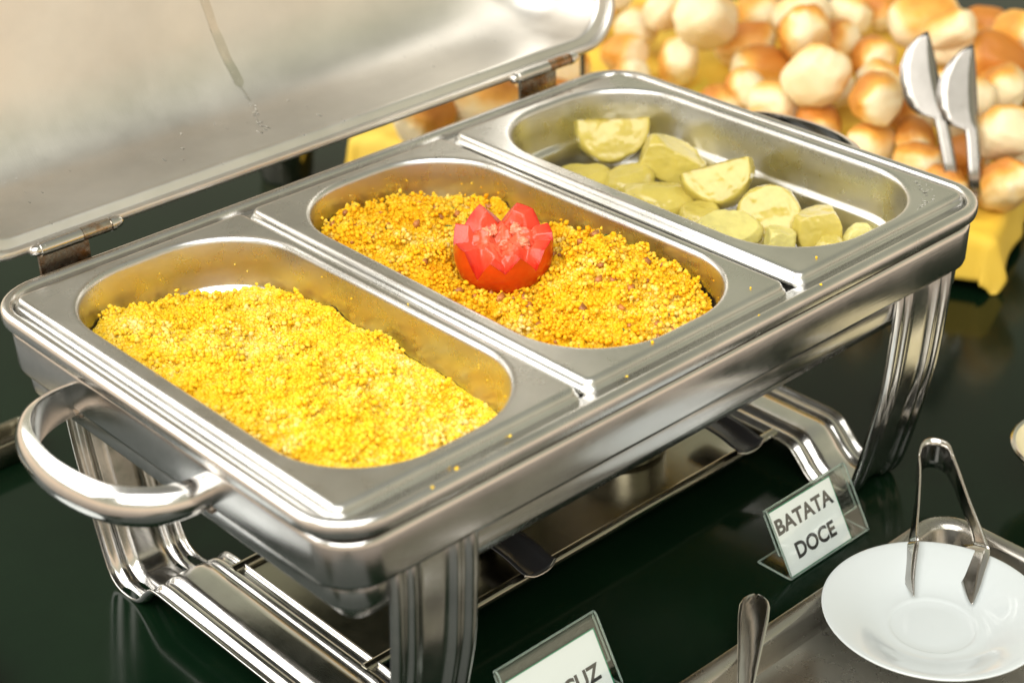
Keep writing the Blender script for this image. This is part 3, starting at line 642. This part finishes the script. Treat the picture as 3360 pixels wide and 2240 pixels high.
def strap(name, pts, mat, parent, th=1.1):
    """pts: (x, y, z of the upper edge, then the width vector) -> curved strap with thickness"""
    rings = [[(x + a * k / 4, y + b_ * k / 4, z + c * k / 4) for k in range(5)] for x, y, z, a, b_, c in pts]
    v, f_ = loft(rings, closed=False); o = obj(name, v, f_, mat, parent, angle=50); solidify(o, th, 0); return o
tg = empty('serving_tongs', (170, -230, -206), 'steel serving tongs lying with their tips in the white saucer', 'tongs')
strap('bend', crom([(215, -180, -178, 0, 1, -20), (226, -174, -176.5, 0, 0, -24), (234, -173.5, -176, 0, 0, -24), (239, -179, -176, 0, 0, -24), (239, -187, -176.5, 0, 0, -24), (231, -197, -178, 0, 1, -20)], 5), M_POL, tg)
strap('arm', crom([(215, -180, -178, 0, 1, -20), (203, -190, -180, 0.5, 2, -15), (178, -208, -183, 1, 4, -10), (158, -222, -185, 2, 6, -8), (142, -234, -186, 3, 9, -7)], 4), M_POL, tg)
strap('arm', crom([(231, -197, -178, 0, 1, -20), (221, -209, -180, 0.5, 3, -15), (200, -234, -184, 1, 7, -9), (183, -255, -187, 2, 10, -6), (170, -270, -188.5, 3, 14, -5)], 4), M_POL, tg)
strap('blade', crom([(142, -234, -186, 3, 9, -7), (138, -237, -187, 4, 15, -9), (129, -242.5, -192, 4, 16, -10), (120, -248.5, -197.5, 3, 12, -6), (113.5, -253.5, -201.5, 1, 4, -2), (111, -255.5, -203, 0.3, 1, -0.4)], 5), M_POL, tg, 0.9)
strap('blade', crom([(170, -270, -188.5, 3, 14, -5), (164, -274, -189.5, 3, 24, -6), (154, -278, -193, 2, 23, -6), (143, -282.5, -197.5, 1, 15, -4), (134, -285.5, -201, 0, 6, -1.5), (130, -286.5, -202.6, 0, 1, -0.3)], 5), M_POL, tg, 0.9)

sp_ = empty('spoon', (-20, -230, -218), 'plain steel spoon propped over the tray edge', 'spoon')
A = Vector((31, -191.5, -193.5)); Bv = Vector((-78, -272, -214)); d_ = (Bv - A).normalized(); sd = Vector((d_.y, -d_.x, 0)).normalized(); un = sd.cross(d_); un = un if un.z > 0 else -un
rings = []
for s_, w_, dz in [(0, 1.5, -0.4), (0.012, 5.2, -0.1), (0.035, 8.0, 0.2), (0.08, 9.6, 0.6), (0.16, 9.6, 0.8), (0.30, 8.0, 0.8), (0.46, 6.2, 0.6), (0.62, 4.6, 0.3), (0.78, 3.6, 0.2), (0.92, 3.4, 0), (1.0, 3.6, -0.4)]:
    c = A + (Bv - A) * s_ + un * dz
    sec = [(-1, 0.2), (-0.92, 0.75), (-0.8, 1.0), (-0.7, 0.65), (0, 0.55), (0.7, 0.65), (0.8, 1.0), (0.92, 0.75), (1, 0.2), (0.9, -0.6), (0, -0.8), (-0.9, -0.6)]
    rings.append([tuple(c + sd * (w_ * a) + un * (1.0 * h)) for a, h in sec])
obj('spoon_handle', *loft(rings, True, True), M_POL, sp_, angle=50)
rings = []
for s_, w_, dp_ in [(-0.05, 3.4, 0), (0.05, 7, 2), (0.2, 14, 5), (0.45, 18.5, 7), (0.7, 17, 6), (0.9, 10.5, 3), (1.0, 2, 0.5)]:
    c = Bv + Vector((d_.x, d_.y, 0)).normalized() * (s_ * 58)
    rings.append([tuple(c + sd * (w_ * math.cos(math.pi * k / 12)) + Vector((0, 0, 3.5 - dp_ * math.sin(math.pi * k / 12)))) for k in range(13)])
v, f_ = loft(rings, closed=False); o = obj('spoon_bowl', v, f_, M_POL, sp_); solidify(o, 1.0)

# saucer at the corner, small bowl on the other side, things behind the dish
s2 = empty('side_saucer', (-420, 113, -222), 'pale ceramic saucer on the table beside the handle end', 'saucer')
obj('saucer_body', *lathe(-420, 113, [(0.3, -213), (27, -213), (30, -212), (45, -206), (62, -200), (68, -198), (70, -198.6), (69, -200), (52, -207), (32, -216), (28, -221.9), (0.3, -221.9)], 80), M_PORC, s2)
BCX, BCY = 303.0, -250.0
bw = empty('small_bowl', (BCX, BCY, -222), 'small cream bowl with a steel rim beyond the tongs', 'bowl')
obj('bowl_body', *lathe(BCX, BCY, [(0.3, -190), (20, -190), (34, -186), (41, -180), (42, -178), (44.5, -178), (44, -181), (38, -190), (26, -198), (20, -204), (18, -216), (22, -221.9), (0.3, -221.9)], 64), M_CREAM, bw)
obj('bowl_rim', *lathe(BCX, BCY, [(42.5, -177.6), (44.6, -176.6), (46, -178), (45.4, -180.5), (43.6, -180.6), (42.5, -177.6)], 64), M_POL, bw)
rail = empty('burner_tray', (-300, 338, -222), 'narrow brown-stained steel tray on the table behind the handle', 'tray')
obj('tray_body', *rr_loft(-310, 338, 122, 15, 6, [(-3, -221.6), (0, -220), (0.6, -204), (0, -202.5), (-1.5, -202.4), (-2.4, -204), (-3, -214), (-5, -216)], 6, cap0=True, cap1=True), M_SHELF, rail)
cup = empty('steel_cup', (246, 606, -222), 'small dark steel cup on the table behind the open lid', 'cup')
obj('cup_body', *lathe(246, 606, [(0.3, -218), (22, -218), (25, -214), (30, -166), (31.5, -165), (31.8, -166.5), (27, -214), (25, -221), (0.3, -221.8)], 48), M_SHELF, cup)
tag(obj('thin_rod', *tube([(391, 332, -222), (391, 332, 20), (391, 332, 22)], [2.2, 2.2, 1.4], 12), M_ROD, org=(391, 332, -222)), 'thin dark rod standing on the table behind the far hinge', 'rod')

# ------------------------------------------------------------------ bread on a cloth-covered riser
BA = np.array([290.0, 540.0]); BD = np.array([0.393, -0.92]); BN = np.array([0.92, 0.393]); BL, BW = 606.0, 500.0; BT = -174.0
def bp3(s_, n_, z): q = BA + BD * s_ + BN * n_; return (float(q[0]), float(q[1]), z)
rs = [[bp3(x, y, z) for x, y in rrect(BL / 2, BW / 2, BL / 2 + o, BW / 2 + o, 12 + o, 6)] for o, z in [(-12, -221.8), (-11, -221), (-8, -178), (-9, -176.5), (-12, -176)]]
ro = obj('bread_tray', *loft(rs, True, True), M_TRAYW, org=(*bp3(BL / 2, BW / 2, 0)[:2], -222)); tag(ro, 'low dark wooden tray under the yellow cloth', 'tray')
ns_, nn_ = 150, 130; V, F = [], []
for i in range(ns_ + 1):
    for j in range(nn_ + 1):
        a = -46 + (BL + 92) * i / ns_; b_ = -46 + (BW + 92) * j / nn_
        oa = max(0, -a, a - BL); ob = max(0, -b_, b_ - BW); ca = min(max(a, 0), BL); cb = min(max(b_, 0), BW)
        d0 = math.hypot(oa, ob); sa = -1 if a < 0 else (1 if a > BL else 0); sb = -1 if b_ < 0 else (1 if b_ > BW else 0)
        wv = 5 * noise.noise((a * 0.02, b_ * 0.02, 0)) + 2.4 * noise.noise((a * 0.06, b_ * 0.06, 4)); RE = 9.0
        if d0 < RE * 1.571: ox_, dz_ = RE * math.sin(d0 / RE), RE * (1 - math.cos(d0 / RE))
        else: q_ = d0 - RE * 1.571; ox_, dz_ = RE + 0.14 * q_ + (q_ / 34) * (2.0 + 2.0 * math.sin((a * (1 if sb else 0.3) + b_ * (1 if sa else 0.3)) * 0.07 + 3 * noise.noise((a * 0.012, b_ * 0.012, 9)))), RE + 0.96 * q_
        if oa and ob: ox_ *= 1.25
        L = max(d0, 1e-6); pa = ca + sa * ox_ * oa / L; pb = cb + sb * ox_ * ob / L
        z = BT + 1.6 + max(wv, -0.8) * max(0, 1 - d0 / 14) - dz_
        V.append(bp3(pa, pb, max(z, -221.2)))
for i in range(ns_):
    for j in range(nn_):
        k = i * (nn_ + 1) + j; F.append((k, k + nn_ + 1, k + nn_ + 2, k + 1))
cl = obj('bread_cloth', V, F, M_CLOTH, org=(*bp3(BL / 2, BW / 2, 0)[:2], -222), angle=180); solidify(cl, 0.5, 1)
tag(cl, 'yellow printed cloth draped over the bread tray', 'cloth')

rolls = [(564, 448, -140, 50), (586, 393, -140, 56), (624, 488, -138, 54), (605, 376, -96, 74), (675, 382, -142, 56), (662, 296, -108, 66), (568, 204, -100, 62), (574, 297, -140, 50), (565, 250, -140, 52), (572, 202, -148, 50), (571, 138, -104, 58), (713, 248, -134, 60), (778, 237, -108, 70), (758, 436, -140, 52), (780, 395, -140, 60), (815, 358, -140, 50), (863, 355, -142, 50), (589, 105, -138, 46), (558, 79, -146, 48), (600, 60, -146, 46), (703, 91, -120, 56), (597, 20, -112, 58), (570, -3, -146, 54), (846, 210, -126, 58), (782, 154, -130, 62), (816, 153, -108, 50), (759, 194, -118, 62), (563, 135, -146, 50), (703, 146, -136, 54), (622, 556, -140, 54), (680, 582, -138, 62), (660, 104, -146, 50),
         (376, 454, -140, 76), (320, 476, -142, 66), (430, 420, -142, 62), (640, 250, -146, 56), (640, 330, -146, 58), (650, 30, -146, 56), (690, 200, -146, 56), (740, 320, -144, 58), (750, 130, -146, 58), (640, 150, -146, 54), (500, 470, -142, 60), (850, 290, -144, 58), (800, 100, -146, 56), (620, 440, -104, 50), (540, 300, -148, 46), (535, 245, -150, 44), (530, 180, -150, 44), (545, 40, -150, 44), (620, 170, -112, 50), (640, 80, -112, 50), (700, 330, -104, 52), (740, 180, -96, 50), (860, 150, -140, 52), (520, 400, -146, 50), (700, 480, -140, 54)]
BV, BF = ico_pts(4)
BK = {0: 0, 1: 0, 3: 0, 5: 2, 6: 1, 7: 1, 8: 0, 10: 1, 11: 2, 12: 0, 13: 0, 14: 0, 15: 0, 17: 2, 18: 2, 20: 1, 21: 0, 22: 2, 23: 2, 24: 2, 25: 0, 26: 0, 32: 1, 33: 1, 34: 1}
BLAB = {3: 'largest pale bread roll lying on top of the pile', 32: 'golden bread roll behind the gap between lid and dish', 33: 'golden bread roll at the cloth end next to the dark cup',
        34: 'golden bread roll beside the thin dark rod', 22: 'deeply browned bread roll at the front corner of the yellow cloth', 21: 'pale bread roll resting above the cloth corner behind the upright tongs'}
for i, (x, y, z, s_) in enumerate(rolls):
    r_ = random.Random(100 + i); ln = 0.44 * s_ * r_.uniform(1.05, 1.3); ra = 0.44 * s_ * r_.uniform(0.85, 0.98); out = []
    for v in BV:
        p_ = Vector((math.copysign(abs(v.x) ** 0.68, v.x) * ln, math.copysign(abs(v.y) ** 0.92, v.y) * ra, math.copysign(abs(v.z) ** 0.86, v.z) * ra * 0.92))
        p_ *= 1 + 0.13 * noise.noise(v * 1.3 + Vector((i * 3.1, 0, 0))) + 0.06 * noise.noise(v * 3.2 + Vector((0, i, 0))) + 0.02 * noise.noise(v * 9 + Vector((0, i, 3)))
        out.append(tuple(p_))
    kind = BK.get(i, (0, 1, 0, 1, 2)[i % 5])
    o = obj('bread_roll', out, BF, M_BREAD[kind], org=(0, 0, 0), angle=180); o.location = W(x, y, z)
    o.rotation_euler = (r_.uniform(-1.3, 1.3), r_.uniform(0.0, 0.75), math.radians(228) + r_.uniform(-0.9, 0.9)) if i % 4 else (r_.uniform(-1.2, 1.2), r_.uniform(-0.5, 0.5), r_.uniform(0, 6.28))
    o.rotation_euler[1] *= -1
    if i in (32, 33, 34): o.rotation_euler = (-0.5, 0.2, r_.uniform(0, 6.28))
    lab = BLAB.get(i, ('mostly pale cream bread roll in the pile on yellow cloth', 'half golden, half cream bread roll in the pile on yellow cloth', 'deeply browned bread roll in the pile on yellow cloth')[kind])
    tag(o, lab, 'bread roll', 'bread rolls piled on the cloth')

# second pair of tongs standing among the bread, blades up
t2 = empty('bread_tongs', (552, 22, -175), 'steel tongs standing upright in front of the bread, pointed blades up', 'tongs')
def uparm(base, elbow, tip, back, side):
    """flat arm rising from base to elbow, then a pointed spade blade; side = width direction"""
    b_, e_, t_ = Vector(base), Vector(elbow), Vector(tip); sv = Vector(side)
    rings = []
    for q, w0, w1 in [(0, -5.5, 6), (0.4, -5.5, 6), (0.8, -5.5, 6), (0.97, -6.5, 6)]:
        c = b_ + (e_ - b_) * q; rings.append([tuple(c + sv * (w0 + (w1 - w0) * k / 4)) for k in range(5)])
    for q, w0, w1 in [(0.03, -19, 6), (0.10, -25, 6), (0.24, -28.5, 6), (0.42, -28.5, 6), (0.60, -25, 6), (0.78, -17, 6), (0.92, -7, 5.6), (1.0, 3, 5)]:
        c = e_ + (t_ - e_) * q; rings.append([tuple(c + sv * (w0 + (w1 - w0) * k / 4) + Vector(back) * (1.5 * math.sin(math.pi * q) * (1 - k / 4))) for k in range(5)])
    v, f_ = loft(rings, closed=False); o = obj('arm', v, f_, M_BLADE, t2, angle=50); solidify(o, 1.4, 0)
sv = (0.80, -0.60, 0.0)
uparm((537, 24, -150), (548, 53, -91), (561, 88, -27), (0, 0, 1), (0.74, -0.67, 0.0))
uparm((547, 9, -150), (564, 31, -100), (586, 58, -38), (0, 0, 1), (0.74, -0.67, 0.0))
obj('bend', *tube(crom([(537, 24, -150), (536, 18, -165), (539, 13, -170), (543, 9, -165), (547, 9, -150)], 5), 3.2, 10, sq=(1, 1.4)), M_POL, t2)
